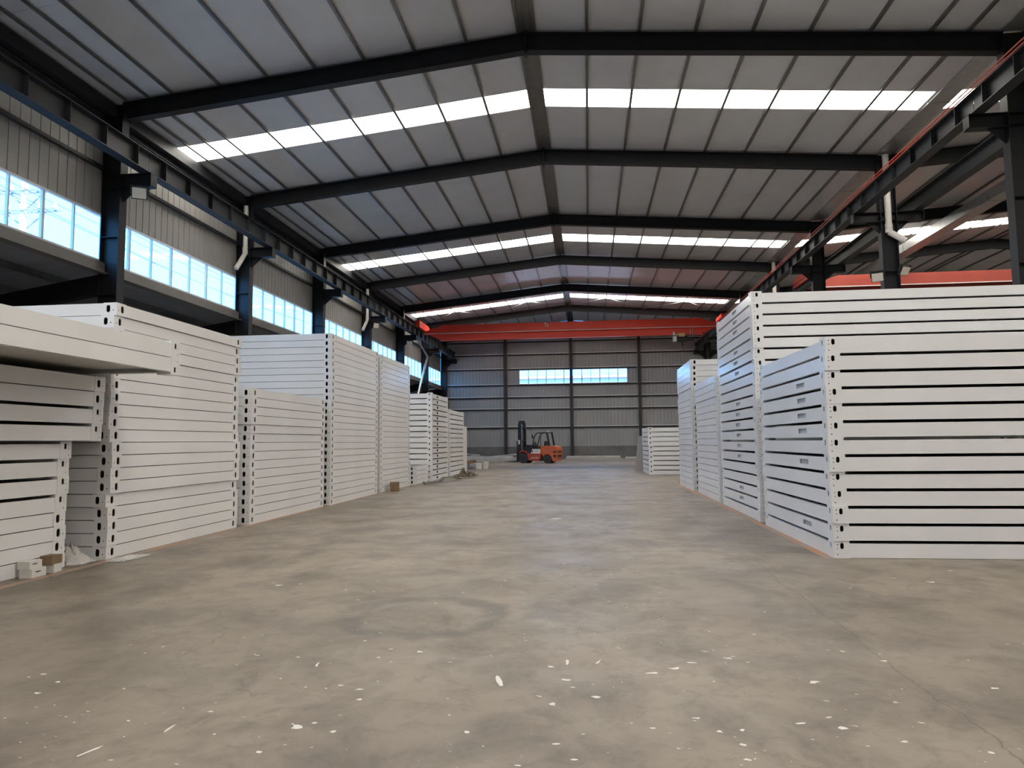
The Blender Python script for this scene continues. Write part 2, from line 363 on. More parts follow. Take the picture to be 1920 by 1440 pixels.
# ------------------------------------------------------------------ portal frames
for k, y in enumerate(FY):
    if y > YB: continue
    fr = empty('portal_frame', (0, 0, 0))
    vis = k - 4
    where = ('behind the camera' if vis < 0 else ('at the far wall' if vis == 6 else '%s from the camera in view' % NTH[vis]))
    struct(fr, ('dark steel portal frame %s' % where) if vis >= 0 else 'dark steel portal frame %s, %s one back' % (where, NTH[3 - k]), 'frame')
    for x0, x1 in ((XL, XRIDGE), (XRIDGE, XR)):
        r = MB(); a, b = Vector((x0, y, zb(x0 + 1e-4) + 0.2)), Vector((x1, y, zb(x1 - 1e-4) + 0.2))
        d = Vector((-(b - a).z, 0, (b - a).x))
        r.ibeam(a, b, d, (0, 1, 0), 0.40, 0.20, 0.016); r.build('rafter', M['steel'], fr)
    m = MB(); m.box(XRIDGE - 0.02, XRIDGE + 0.02, y - 0.11, y + 0.11, 9.50, 10.02); m.build('ridge_plate', M['steel'], fr)
    for xf, sg in ((XL, -1), (XR, 1)):
        top = 9.0 if sg < 0 else 9.26
        c = MB(); xc = xf + sg * CD / 2
        c.ibeam((xc, y, 0), (xc, y, top), (1, 0, 0), (0, 1, 0), CD, 0.24, 0.016, 0.010)
        cb = c.build('column', M['steel'], fr)
        s = MB()
        for z in (4.6, 5.9, 7.02 if sg < 0 else 7.35, 7.31 if sg < 0 else 7.58, zb(xf)):
            s.box(min(xf, xf + sg * CD) + 0.016, max(xf, xf + sg * CD) - 0.016, y - 0.11, y + 0.11, z, z + 0.012)
        s.build('stiffener_plates', M['steel'], fr)
        bp = MB(); bp.box(xc - 0.3, xc + 0.3, y - 0.2, y + 0.2, 0, 0.02); bp.build('base_plate', M['steel'], fr)
        # corbel carrying the runway beam
        zt, zbm = (7.33, 7.03) if sg < 0 else (7.60, 7.32)
        for side in ((1,) if sg < 0 else (-1, 1)):
            xs = xf if (sg < 0 or side < 0) else xf + CD
            xe = xs + side * 0.72
            c = MB(); c.ibeam((xs, y, (zt + zbm) / 2), (xe, y, (zt + zbm) / 2), (0, 0, 1), (0, 1, 0), zt - zbm, 0.22, 0.014)
            c.box(min(xe, xe - side * .012), max(xe, xe - side * .012), y - .11, y + .11, zbm, zt)
            c.prism([(xs, y - 0.006, zbm), (xs + side * 0.35, y - 0.006, zbm), (xs, y - 0.006, zbm - 0.32)], (0, 0.012, 0))
            c.build('corbel', M['steel'], fr)
    # side bay rafter
    for x0, x1 in ((XR + CD, X2), (X2, XR2 - 0.5)):
        r = MB(); a, b = Vector((x0, y, zb(x0 + 1e-4) + 0.2)), Vector((x1, y, zb(x1 - 1e-4) + 0.2))
        d = Vector((-(b - a).z, 0, (b - a).x)); r.ibeam(a, b, d, (0, 1, 0), 0.40, 0.20, 0.016); r.build('rafter', M['steel'], fr)
    c = MB(); c.ibeam((XR2 - 0.3, y, 0), (XR2 - 0.3, y, zb(XR2 - .3) + .35), (1, 0, 0), (0, 1, 0), 0.4, 0.24); c.build('column', M['steel'], fr)
    # annex rafter, tapering down and out below the windows
    r = MB(); r.prism([(-10.74, y - 0.005, 5.10), (-17.4, y - 0.005, 4.05), (-17.4, y - 0.005, 3.80), (-12.8, y - 0.005, 4.35), (-10.74, y - 0.005, 4.65)], (0, 0.01, 0))
    r.bar((-10.74, y, 4.64), (-12.8, y, 4.34), (0, 0.1, 0), (0, 0, 0.008)); r.bar((-12.8, y, 4.34), (-17.4, y, 3.79), (0, 0.1, 0), (0, 0, 0.008))
    r.build('annex_rafter', M['steel'], fr)

# ------------------------------------------------------------------ crane runways
stf = MB(); stf.box(0, 0.11, -0.005, 0.005, 0, 0.44); stm = stf.mesh('stiffener', M['steel2'])
def runway(name, xc, z0, z1, side, label, bar=False):
    rw = struct(empty(name, (xc, 0, 0)), label, 'crane runway')
    for ya, yb in zip(FY[3:], FY[4:] + [50.1]):
        if yb - ya < 0.5: continue
        m = MB(); m.ibeam((0, ya + 0.01, (z0 + z1) / 2), (0, yb - 0.01, (z0 + z1) / 2), (0, 0, 1), (1, 0, 0), z1 - z0, 0.25, 0.016)
        m.build('runway_beam', M['steel2'], rw)
        n = 6
        for i in range(n):
            y = ya + (yb - ya) * (i + 0.5) / n
            o = put('stiffener', stm, rw, ((0.006 if side > 0 else -0.116), y, z0 + 0.016)); o.scale = (1, 1, (z1 - z0 - 0.032) / 0.44)
    m = MB(); m.box(-0.025, 0.025, FY[3], 50.0, z1, z1 + 0.05); m.build('rail', M['galv'], rw)
    if bar:
        for i, dz in enumerate((0.02, 0.07)):
            m = MB(); m.tube((-0.13 - 0.03 * i, FY[3], z1 + dz), (-0.13 - 0.03 * i, 50.0, z1 + dz), 0.016, 6); m.build('conductor_bar', M['redbar'], rw)
    return rw
runway('crane_runway', -9.72, 7.33, 7.80, 1, 'dark stiffened crane runway beam along the window wall')
runway('crane_runway', 7.70, 7.60, 8.02, -1, 'dark crane runway beam carrying red conductor bars', True)
runway('crane_runway', 9.25, 7.60, 8.02, 1, 'dark crane runway beam on the far side of the inner columns')

# ------------------------------------------------------------------ walls
def corr_profile(L, rib=0.30, d=-0.022):
    pts = [(0, 0)]; n = max(1, round(L / rib)); s = L / n
    for i in range(n):
        a = i * s
        pts += [(a + s * .45, 0), (a + s * .475, d), (a + s * .525, d), (a + s * .55, 0)]
    pts.append((L, 0)); return pts
def siding(name, p, u, n, L, z0, zt, m_, parent, rib=0.30):
    # ribbed sheet from point p along unit u (length L), ribs towards n; zt(a) gives the top
    pr = corr_profile(L, rib); p, u, n = Vector(p), Vector(u), Vector(n)
    mb = MB(); vs = []
    for a, d in pr:
        q = p + u * a + n * d; vs += [(q.x, q.y, z0), (q.x, q.y, zt(a))]
    fs = [(2 * i, 2 * i + 2, 2 * i + 3, 2 * i + 1) for i in range(len(pr) - 1)]
    mb.add(vs, fs)
    # outer skin closes the sandwich panel
    q0, q1 = p - n * 0.05, p + u * L - n * 0.05
    mb.quad((q0.x, q0.y, z0), (q1.x, q1.y, z0), (q1.x, q1.y, zt(L)), (q0.x, q0.y, zt(0)))
    a0, a1 = p, p + u * L
    mb.quad((a0.x, a0.y, z0), (a1.x, a1.y, z0), (q1.x, q1.y, z0), (q0.x, q0.y, z0))
    return mb.build(name, m_, parent)

XW = -10.76
wl = struct(empty('wall_left', (0, 0, 0)), 'window wall with pale ribbed cladding above a strip of windows', 'wall')
bays = [(a, b) for a, b in zip(FY, FY[1:] + [YB])if b - a > 1]
sheet_cache = {}
for ya, yb in [(YF, FY[0])] + bays:
    n = max(1, round(yb - ya)); L = (yb - ya) / n
    for i in range(n):
        y = ya + i * L
        key = round(L, 3)
        if key not in sheet_cache:
            o = siding('wall_sheet', (0, 0, 0), (0, 1, 0), (1, 0, 0), L, 6.46, lambda a: 9.18, M['siding_in'], wl, 0.25)
            sheet_cache[key] = o.data
        else: o = put('wall_sheet', sheet_cache[key], wl)
        o.location = (XW, y, 0)
    for z, h in ((7.42, 0.12), (8.55, 0.12)):
        m = MB(); m.box(XW + 0.025, XW + 0.045, ya + .02, yb - .02, z, z + h); m.box(XW + 0.045, XW + 0.13, ya + .02, yb - .02, z, z + 0.012)
        m.build('girt', M['steel2'], wl)
    m = MB(); m.box(XW + 0.03, XW + 0.26, ya + .02, yb - .02, 8.70, 8.98); m.build('eave_beam', M['steel2'], wl)
    m = MB(); m.box(XW - 0.05, XW + 0.10, ya + .02, yb - .02, 5.08, 5.34); m.box(XW + .10, XW + .2, ya + .02, yb - .02, 5.08, 5.10); m.build('sill_beam', M['sill'], wl)

def window(idx, pts, label, panes, fr_m=None):
    # pts = (origin, u, length, z0, z1, inward n)
    o, u, L, z0, z1, n = pts; o, u, n = Vector(o), Vector(u), Vector(n)
    wn = struct(empty('window_%d' % idx, o), label, 'window')
    fm = fr_m or M['alu']; t, d = 0.045, 0.035
    def rail(a0, a1, za, zc, name, tt=d):
        b = MB(); b.bar(u * (a0 + a1) / 2 + Vector((0, 0, za)), u * (a0 + a1) / 2 + Vector((0, 0, zc)), u * (a1 - a0) / 2, n * tt); b.build(name, fm, wn)
    rail(0, L, z0, z0 + t, 'frame_rail'); rail(0, L, z1 - t, z1, 'frame_rail')
    rail(0, t, z0 + t, z1 - t, 'frame_stile'); rail(L - t, L, z0 + t, z1 - t, 'frame_stile')
    s = (L - 2 * t) / panes
    for i in range(panes):
        if i: rail(t + i * s - 0.02 - (0.012 if i % 2 else 0), t + i * s + 0.02 + (0.012 if i % 2 else 0), z0 + t, z1 - t, 'mullion', d * .8)
        p = MB(); a0, a1 = t + i * s + 0.02, t + (i + 1) * s - 0.02; q = n * (0.008 if i % 2 else -0.008)
        p.quad(q + u * a0 + Vector((0, 0, z0 + t)), q + u * a1 + Vector((0, 0, z0 + t)), q + u * a1 + Vector((0, 0, z1 - t)), q + u * a0 + Vector((0, 0, z1 - t)))
        p.build('pane', M['glass'], wn)
    return wn
for i, (ya, yb) in enumerate([(YF, FY[0])] + bays):
    nth = i - 4
    lab = ('strip window in the bay %s behind the camera' % NTH[3 - i]) if nth < 0 else \
          ('strip window showing the utility pole crossarms' if nth == 0 else 'strip window of seven panes between frames %s and %s' % (NTH[nth - 1], NTH[nth]))
    window(i + 1, ((XW, ya + 0.02, 0), (0, 1, 0), yb - ya - 0.04, 5.36, 6.44, (1, 0, 0)), lab, 7)
# narrow corner posts of the window wall
# far wall
wb = struct(empty('wall_back', (0, 0, 0)), 'far gable wall of grey ribbed sheets on a concrete plinth', 'wall')
WX0, WX1, WZ0, WZ1 = -4.97, 2.86, 5.40, 6.46
xs = [XW + 0.0] + [-10 + i for i in range(0, 38)]
xs = sorted(set([x for x in xs if x < XR2] + [XRIDGE, WX0, WX1, 8.48, X2, XR2, XW]))
xs2 = [xs[0]]
for x in xs[1:]:
    if x - xs2[-1] < 0.3 and x not in (XRIDGE, WX0, WX1, 8.48, X2, XR2): continue
    if x - xs2[-1] < 0.3 and x in (XRIDGE, WX0, WX1, 8.48, X2, XR2) and xs2[-1] not in (XRIDGE, WX0, WX1, 8.48, X2): xs2[-1] = x; continue
    xs2.append(x)
for xa, xb in zip(xs2, xs2[1:]):
    top = lambda a, xa=xa, xb=xb: zu(min(max(xa + a, xa + 1e-4), xb - 1e-4)) - 0.01
    if xa >= WX0 - 1e-6 and xb <= WX1 + 1e-6:
        siding('wall_sheet', (xa, YB, 0), (1, 0, 0), (0, -1, 0), xb - xa, 0.88, lambda a: WZ0, M['siding'], wb, 0.25)
        siding('wall_sheet', (xa, YB, 0), (1, 0, 0), (0, -1, 0), xb - xa, WZ1, top, M['siding'], wb, 0.25)
    else:
        siding('wall_sheet', (xa, YB, 0), (1, 0, 0), (0, -1, 0), xb - xa, 0.88, top, M['siding'], wb, 0.25)
m = MB(); m.box(XW, XR2, YB - 0.06, YB + 0.18, -0.2, 0.88); m.build('plinth', M['concrete'], wb)
WC = [-10.5, -5.96, XRIDGE, 3.68, 8.48, 13.2, X2, 22.6, XR2 - .1]
for xa, xb in zip(WC, WC[1:]):
    for z in (2.24, 3.56, 4.42, 5.33, 6.49, 7.55, 8.5):
        a, b = xa + 0.13, xb - 0.13
        segs = [(a, b)]
        for a_, b_ in segs:
            m = MB(); m.box(a_, b_, YB - 0.15, YB - 0.01, z + 0.055, z + 0.11); m.box(a_, b_, YB - 0.13, YB - 0.02, z - .03, z + 0.055, 1); m.build('girt', [M['alu'], M['steel']], wb)  # pale top and dark lower strip paint a lit edge and shaded underside
for x in WC[1:-1]:
    m = MB(); m.ibeam((x, YB - 0.25, 0), (x, YB - 0.25, zu(x) - 0.6), (0, 1, 0), (1, 0, 0), 0.24, 0.2, 0.012); m.build('wind_column', M['steel2'], wb)
window(20, ((WX0, YB, 0), (1, 0, 0), WX1 - WX0, WZ0, WZ1, (0, -1, 0)), 'long strip window high in the far gable wall', 12)
# outer wall of the neighbouring bay
wr = struct(empty('wall_right', (0, 0, 0)), 'outer ribbed wall of the neighbouring bay', 'wall')
yy = YF
while yy < YB - 0.1:
    L = min(6.0, YB - yy)
    siding('wall_sheet', (XR2, yy, 0), (0, 1, 0), (-1, 0, 0), L - 0.01, 0, lambda a: zu(XR2 - .001), M['siding'], wr, 0.5); yy += L
# gate wall behind the camera
wf = struct(empty('wall_front', (0, 0, 0)), 'closed gable wall behind the camera', 'wall')
for xa, xb, gatey in ((XW, XRIDGE, 0), (XRIDGE, 8.48, 0), (8.48, X2, 0), (X2, XR2, 0)):
    siding('wall_sheet', (xa, YF, 0), (1, 0, 0), (0, 1, 0), xb - xa, gatey, lambda a, xa=xa, xb=xb: zu(min(max(xa + a, xa + 1e-4), xb - 1e-4)), M['siding'], wf, 0.5)
# lean-to annex beyond the window wall
an = struct(empty('annex', (0, 0, 0)), 'dark lean-to annex below the strip windows', 'annex')
m = MB(); m.prism([(XW - 0.06, YF, 5.28), (-17.6, YF, 4.25), (-17.6, YF, 4.31), (XW - 0.06, YF, 5.34)], (0, YB - YF, 0)); m.build('annex_roof', M['annex'], an)
m = MB(); m.box(-17.7, -17.6, YF, YB, -0.2, 4.3); m.build('annex_wall', M['annex'], an)
m = MB(); m.box(-17.6, XW, YF, YB, -0.2, -0.01); m.build('annex_floor', M['concrete'], an)
for y in (YF, YB): 
    m = MB(); m.prism([(XW - 0.05, y, 0), (-17.6, y, 0), (-17.6, y, 4.25), (XW - 0.05, y, 5.28)], (0, 0.05, 0)); m.build('annex_end_wall', M['annex'], an)
for x in (-11.9, -13.1, -14.3, -15.5, -16.7):
    z = 5.28 - (abs(x) - 10.82) * 0.152
    for ya, yb in bays:
        m = MB(); m.box(x - .004, x + .004, ya, yb, z - .16, z); m.box(x, x + .07, ya, yb, z - .164, z - .158); m.build('annex_purlin', M['purlin'], an)

# ------------------------------------------------------------------ outside things seen through the glass
nb = empty('neighbouring_building', (0, 64, 0)); tag(nb, 'pale blue neighbouring building beyond the far strip window', 'building')
m = MB(); m.box(-16, 14, 0, 10, -0.25, 7.0); m.build('body', M['bwall'], nb)
m = MB(); m.box(-16.3, 14.3, -0.3, 10.3, 7.0, 7.2); m.build('roof', M['broof'], nb)
for x in (-7, -3.5, 0.2, 4.0):
    m = MB(); m.box(x, x + 1.4, -0.06, 0.0, 5.0, 6.4); o = m.build('building_window', M['broof'], nb)
pl = empty('utility_pole', (-30.2, 33.7, -0.25)); tag(pl, 'concrete utility pole with two steel crossarms beyond the windows', 'pole')
m = MB(); m.tube((0, 0, 0), (0, 0, 16.3), 0.22, 12, r2=0.15); m.build('shaft', M['pole'], pl)
for z, hw in ((15.35, 1.7), (14.25, 2.0)):
    m = MB()
    for dy in (-0.2, 0.2): m.box(-hw, hw, dy - 0.04, dy + 0.04, z - 0.08, z + 0.02)
    arm = m.build('crossarm', M['polearm'], pl)
    for x in (-hw + .15, -hw * .45, hw * .45, hw - .15):
        q = MB(); q.tube((x, 0, z + 0.02), (x, 0, z + 0.32), 0.09, 8, r2=0.05); q.build('insulator', M['paper'], arm)
    for sg in (-1, 1):
        q = MB(); q.tube((0, 0.2, z - 0.95), (sg * hw * .6, 0.2, z - .05), 0.035, 6); q.build('strut', M['polearm'], arm)
for n_, (x, z) in enumerate(((-29.35, 14.75), (-28.45, 14.7), (-28.9, 13.62), (-28.2, 13.3))):
    m = MB()
    pts = [(x, 33.7 + 9 * i, z - 0.25 + (0.7 + .25 * n_) * ((i - 2) / 2.0) ** 2 * 0.4) for i in range(-1, 6)]
    m.path(pts, 0.018, 5)
    tag(m.build('overhead_wire', M['wire']), '%s overhead wire running along outside the strip windows' % ('topmost', 'second', 'third', 'lowest')[n_], 'wire')

# ------------------------------------------------------------------ stacked flat-pack frames
CW = 0.165
def corner_mesh(kind, H, sx, sy):
    # origin at the outer bottom corner; block extends inwards by CW
    mb = MB(); ix, iy = -sx, -sy
    if kind == 'slotted':
        rw, rh, cz = 0.019, 0.033, H * 0.70; off = 0.088
        small = [(0.042, H * 0.78, .006), (0.042, H * 0.56, .006), (0.042, H * 0.20, .007)]
    else:
        rw, rh, cz = 0.026, 0.044, H * 0.52; off = 0.105
        small = [(0.042, H * 0.40, .008)]
    def cells():
        out = []; u1 = 0.064
        vs = [0.0] + sorted([(small[i][1] + small[i + 1][1]) / 2 for i in range(len(small) - 1)]) + [H]
        sm = sorted(small, key=lambda t: t[1])
        out.append((0, 0.02, 0, H, None))
        for (u, v, r), v0, v1 in zip(sm, vs, vs[1:]): out.append((0.02, u1, v0, v1, (u, v, r, r, 0.03, 'oval')))
        out.append((u1, off + 0.035, 0, H, (off, cz, rw, rh, 0.11, 'oval'))); out.append((off + 0.035, CW, 0, H, None))
        return out
    mb.plate((0, 0, 0), (ix, 0, 0), (0, 0, 1), (0, iy, 0), CW, H, cells())
    mb.plate((0, 0, 0), (0, iy, 0), (0, 0, 1), (ix, 0, 0), CW, H, cells())
    a, b = ix * CW, iy * CW
    mb.quad((a, 0, 0), (a, b, 0), (a, b, H), (a, 0, H)); mb.quad((0, b, 0), (a, b, 0), (a, b, H), (0, b, H))
    mb.quad((0, 0, 0), (a, 0, 0), (a, b, 0), (0, b, 0)); mb.quad((0, 0, H), (a, 0, H), (a, b, H), (0, b, H))
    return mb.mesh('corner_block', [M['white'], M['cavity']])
def beam_mesh(L, H, kind, axis, sgn, socket=None):
    # outer face in the plane of the block faces, 4 mm back; length L centred
    h = H - (0.034 if kind == 'slotted' else 0.009); z0 = 0.004 if kind == 'slotted' else 0.003
    mb = MB(); t = 0.06
    u = Vector((1, 0, 0)) if axis == 'x' else Vector((0, 1, 0)); n = Vector((0, -sgn, 0)) if axis == 'x' else Vector((-sgn, 0, 0))
    o = -u * L / 2 + n * 0.003 + Vector((0, 0, z0))
    if socket is not None:
        su = socket + L / 2; a, b = su - 0.24, su + 0.24; hz = h * 0.5; dk = socket < -.4 and kind == 'slotted' and L < 2.5
        cells = [(0, a, 0, h, None), (a, b, 0, h, (su, hz + .005, 0.11 if dk else 0.17, 0.036 if dk else 0.028, 0.05 if dk else 0.022, 'rect')), (b, L, 0, h, None)]
    else: cells = [(0, L, 0, h, None)]
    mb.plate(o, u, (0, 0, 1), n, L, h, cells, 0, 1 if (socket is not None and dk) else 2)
    P = lambda a, z, d: tuple(o + u * a + Vector((0, 0, z)) + n * d)
    mb.quad(P(0, h, 0), P(L, h, 0), P(L, h, t), P(0, h, t)); mb.quad(P(0, 0, 0), P(L, 0, 0), P(L, 0, t), P(0, 0, t))
    mb.quad(P(0, 0, t), P(L, 0, t), P(L, 0.012, t), P(0, 0.012, t)); mb.quad(P(0, h, t), P(L, h, t), P(L, h - .012, t), P(0, h - .012, t))
    return mb.mesh('beam', [M['white'], M['cavity'], M['socket']])
_cache = {}
def cached(key, fn):
    if key not in _cache: _cache[key] = fn()
    return _cache[key]
def frame_unit(kind, H, LX, W, loc, rotz, label, group, flip=False, socket=None):
    root = empty('container_frame', loc, (math.pi if flip else 0, 0, rotz))
    if flip: root.location.z += H
    tag(root, label, 'steel frame', group)
    hx, hy = LX / 2, W / 2
    for sx in (-1, 1):
        for sy in (-1, 1):
            put('corner_block', cached(('c', kind, H, sx, sy), lambda: corner_mesh(kind, H, sx, sy)), root, (sx * hx, sy * hy, 0))
    for sg in (-1, 1):
        put('long_beam', cached(('l', kind, H, LX, sg), lambda: beam_mesh(LX - 2 * CW, H, kind, 'x', sg)), root, (0, sg * hy, 0))
        so = socket if (socket is not None) else None
        put('end_beam', cached(('e', kind, H, W, sg, so), lambda: beam_mesh(W - 2 * CW, H, kind, 'y', sg, so)), root, (sg * hx, 0, 0))
    def deck():
        m = MB(); a = 0.07; z = H * 0.45
        c = CW + 0.004
        m.box(-hx + a, hx - a, -hy + c, hy - c, z, z + 0.02)
        for sg in (-1, 1): m.box(-hx + c, hx - c, *sorted((sg * (hy - c), sg * (hy - a))), z, z + 0.02)
        for i in range(1, 6):
            x = -hx + LX * i / 6; m.box(x - .03, x + .03, -hy + a, hy - a, z - 0.06, z)
        return m.mesh('deck', M['white_in'])
    put('deck', cached(('d', kind, H, LX, W), deck), root)
    return root
def stack(kind, N, H, face, y0, y1, z0, phrase, group, socks=None, LX=None, jit=0.012, groups=None, flips=()):
    # face = x of the aisle-facing end; the frames run away from the aisle
    LX = LX or (4.8 if face < 0 else 5.5); W = y1 - y0
    sg = -1 if face < 0 else 1; bx = by = 0.0
    for i in range(N):
        if random.random() < 0.22: bx = random.uniform(-jit, jit) * 1.3; by = random.uniform(-jit, jit) * 1.0
        dx, dy = bx + random.uniform(-jit, jit) * .35, by + random.uniform(-jit, jit) * .35
        s = None
        if socks and i in socks: s = socks[i] if isinstance(socks, dict) else 0
        kind_w = 'slotted' if kind == 'slotted' else 'closed-sided'
        lab = ('%s white %s frame from the floor in %s' % (ORD[i], kind_w, phrase)) if i else 'bottom white %s frame in %s' % (kind_w, phrase)
        frame_unit(kind, H, LX, W, (face + sg * LX / 2 + dx, (y0 + y1) / 2 + dy, z0 + i * H), random.uniform(-.0012, .0012), lab, group, socket=s, flip=(i in flips))
R1S = {i: -0.55 for i in (1, 5, 7, 8, 9, 10)}
stack('slotted', 13, 0.1846, 2.60, 7.93, 10.86, 0, 'the near stack of thirteen', 'frames in the near slotted stack', R1S)
R2S = {i: -0.2 for i in (1, 2, 5, 6, 7, 8, 9, 10, 13, 14, 15, 17, 18, 19)}
stack('slotted', 20, 0.1812, 2.62, 11.27, 14.30, 0, 'the twenty-high stack', 'frames in the tall slotted stack', R2S)
stack('closed', 18, 0.1444, 2.61, 14.58, 17.48, 0, 'the stack carrying steel channels', 'frames under the steel channels')
stack('closed', 23, 0.1436, 2.58, 17.88, 20.50, 0, 'the stack past the steel channels', 'frames past the steel channels', LX=5.4)
stack('slotted', 10, 0.176, 2.20, 26.37, 29.2, 0, 'the low stack by the grey board', 'frames in the low slotted stack', LX=5.4, jit=0.01)
stack('closed', 20, 0.1470, -5.43, 7.42, 10.36, 0, 'the stack by the crumpled plastic', 'frames in the stack by the plastic', jit=0.016)
stack('closed', 15, 0.1455, -5.38, 10.66, 13.78, 0, 'the fifteen-high stack', 'frames in the fifteen-high stack', jit=0.014)
stack('closed', 25, 0.1440, -5.34, 14.03, 17.28, 0, 'the tall stack behind the fifteen-high one', 'frames in the first tall stack', jit=0.01)
stack('closed', 25, 0.1432, -5.34, 17.50, 20.50, 0, 'the tall stack beside the paper parcel', 'frames in the second tall stack', jit=0.01)
stack('closed', 4, 0.137, -5.26, 20.85, 22.55, 0, 'the knee-high stack', 'frames in the knee-high stack', LX=1.5, jit=0.006)
stack('slotted', 16, 0.183, -5.17, 22.70, 25.35, 0, 'the stack behind the strap', 'frames in the far slotted stack', {i: -0.45 for i in range(16)})
stack('slotted', 14, 0.180, -5.20, 25.85, 28.85, 0, 'the farthest stack on the window side', 'frames in the farthest slotted stack')
# the pile at the edge of the picture: two kinds, the upper ones pushed out
def pile(lst):
    for kind, H, face, y0, y1, z0, lab, flip in lst:
        frame_unit(kind, H, 4.8, y1 - y0, (face - 2.4, (y0 + y1) / 2, z0), 0, lab, 'frames in the uneven pile', flip=flip)
z = 0.0; L = []
for i in range(4): L.append(('closed', 0.147, -5.60 + (0.006, -0.004, 0.004, -0.008)[i], 4.03, 7.0, z, '%s closed-sided frame in the pile behind the small cartons' % ('bottom', 'second', 'third', 'fourth')[i], False)); z += 0.147
for i in range(4): L.append(('slotted', 0.187, -5.60 + (0.0, 0.01, -0.006, 0.008)[i], 4.03 + .01 * i, 7.0 + .01 * i, z, '%s slotted frame above the closed ones behind the small cartons' % ('lowest', 'second', 'third', 'fourth')[i], False)); z += 0.187
for i in range(2): L.append(('slotted', 0.190, -5.48 + .012 * i, 4.4, 7.34, z, '%s slotted frame of the four pushed out above the carton pile' % ('lower', 'upper')[i], False)); z += 0.190
for i in range(2): L.append(('closed', 0.172, -5.47 + .008 * i, 4.4, 7.35, z, '%s closed-sided frame directly under the big overhang' % ('lower', 'upper')[i], False)); z += 0.172
for i in range(2): L.append(('slotted', 0.188, -4.57, 4.40, 7.35, z, '%s of the two frames overhanging the aisle' % ('lower', 'upper')[i], i == 0)); z += 0.188
pile(L)

# ------------------------------------------------------------------ overhead cranes
def crane(y, xa, xb, za, label, hoist_x=None, badge=False, red='red'):
    cr = empty('overhead_crane', (0, y, 0)); tag(cr, label, 'crane')
    zt, zm, zl = za + 0.50, za, za - 0.39
    m = MB()
    m.prism([(xa, -0.22, zm), (xb, -0.22, zm), (xb, -0.22, zm + 0.10), (xb - 1.15, -0.22, zt), (xa + 1.15, -0.22, zt), (xa, -0.22, zm + 0.10)], (0, 0.44, 0))
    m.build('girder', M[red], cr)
    m = MB(); m.box(xa + 0.05, xb - 0.05, -0.27, -0.22, zm - 0.015, zm + 0.02); m.build('girder_lip', M['paper'], cr)
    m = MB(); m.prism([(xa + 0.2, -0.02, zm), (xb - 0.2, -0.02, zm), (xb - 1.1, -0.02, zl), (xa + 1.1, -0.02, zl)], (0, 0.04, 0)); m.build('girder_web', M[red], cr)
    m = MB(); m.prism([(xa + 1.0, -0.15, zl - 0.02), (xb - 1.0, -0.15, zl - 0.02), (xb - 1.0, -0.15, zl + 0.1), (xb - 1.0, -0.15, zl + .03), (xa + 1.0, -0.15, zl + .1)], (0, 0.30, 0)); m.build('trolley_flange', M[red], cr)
    for x, s, zr, hh in ((xa, -1, 7.85, .42), (xb, 1, 8.07, .22)):
        c = MB(); xe = x + s * 0.12
        y_n = -1.25 if s < 0 else -.5
        c.prism([(xe - .14, y_n, zr + .02), (xe - .14, 1.25, zr + .02), (xe - .14, 1.25, zr + hh * .8), (xe - .14, .8, zr + hh), (xe - .14, y_n * .6, zr + hh), (xe - .14, y_n, zr + hh)], (0.28, 0, 0))
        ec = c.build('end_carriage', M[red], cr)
        for yy in (-0.95 if s < 0 else -.3, 0.95):
            q = MB(); q.tube((xe - .05, yy, zr + 0.1), (xe + .05, yy, zr + 0.1), 0.10, 14); q.build('wheel', M['black'], ec)
    if badge:
        text_mesh('rating_mark', '7t', 0.34, M['paper'], cr, (-2.32, -0.226, zm + 0.33), center=True)
    if hoist_x is not None:
        h = empty('hoist', (0, 0, 0)); h.parent = cr
        def hp(name, mb, m_): return mb.build(name, m_, h)
        x = hoist_x
        hp('hoist_drum', MB().tube((x - .28, -0.1, zl - .28), (x + .28, -0.1, zl - .28), 0.17, 14), M['black'])
        hp('control_box', MB().box(x - .2, x + .14, -.34, -.2, zl - .16, zl + .04), M['yellow'])
        hp('trolley', MB().box(x - .52, x - .22, -.3, .2, zl - .06, zl - .02).box(x - .5, x - .42, -.3, -.22, zl - .02, zl + .14), M['galv'])
        hp('motor', MB().tube((x + .3, -0.1, zl - .28), (x + .68, -0.1, zl - .28), 0.12, 12), M['black'])
        hp('gearbox', MB().box(x - .5, x - .3, -.25, .05, zl - .42, zl - .12), M['galv'])
        hp('hanger_rods', MB().tube((x + .46, -.2, zl - .2), (x + .46, -.2, zl + .36), .014, 6).tube((x + .58, -.2, zl - .2), (x + .58, -.2, zl + .36), .014, 6), M['galv'])
        hp('hook_block', MB().box(x - .06, x + .06, -.16, -.04, zl - .62, zl - .46).tube((x, -.1, zl - .62), (x, -.1, zl - .7), .02, 6), M['black'])
        hp('pendant_cable', MB().tube((x + .03, -.1, zl - .4), (x + .03, -.1, zl - 1.02), .012, 6), M['black'])
crane(40.0, -9.55, 7.52, 7.62, 'red single-girder overhead crane with hoist spanning the hall', 5.35, True)
crane(30.4, 9.40, 26.2, 7.62, 'darkened red overhead crane girder in the neighbouring bay', red='dimred')

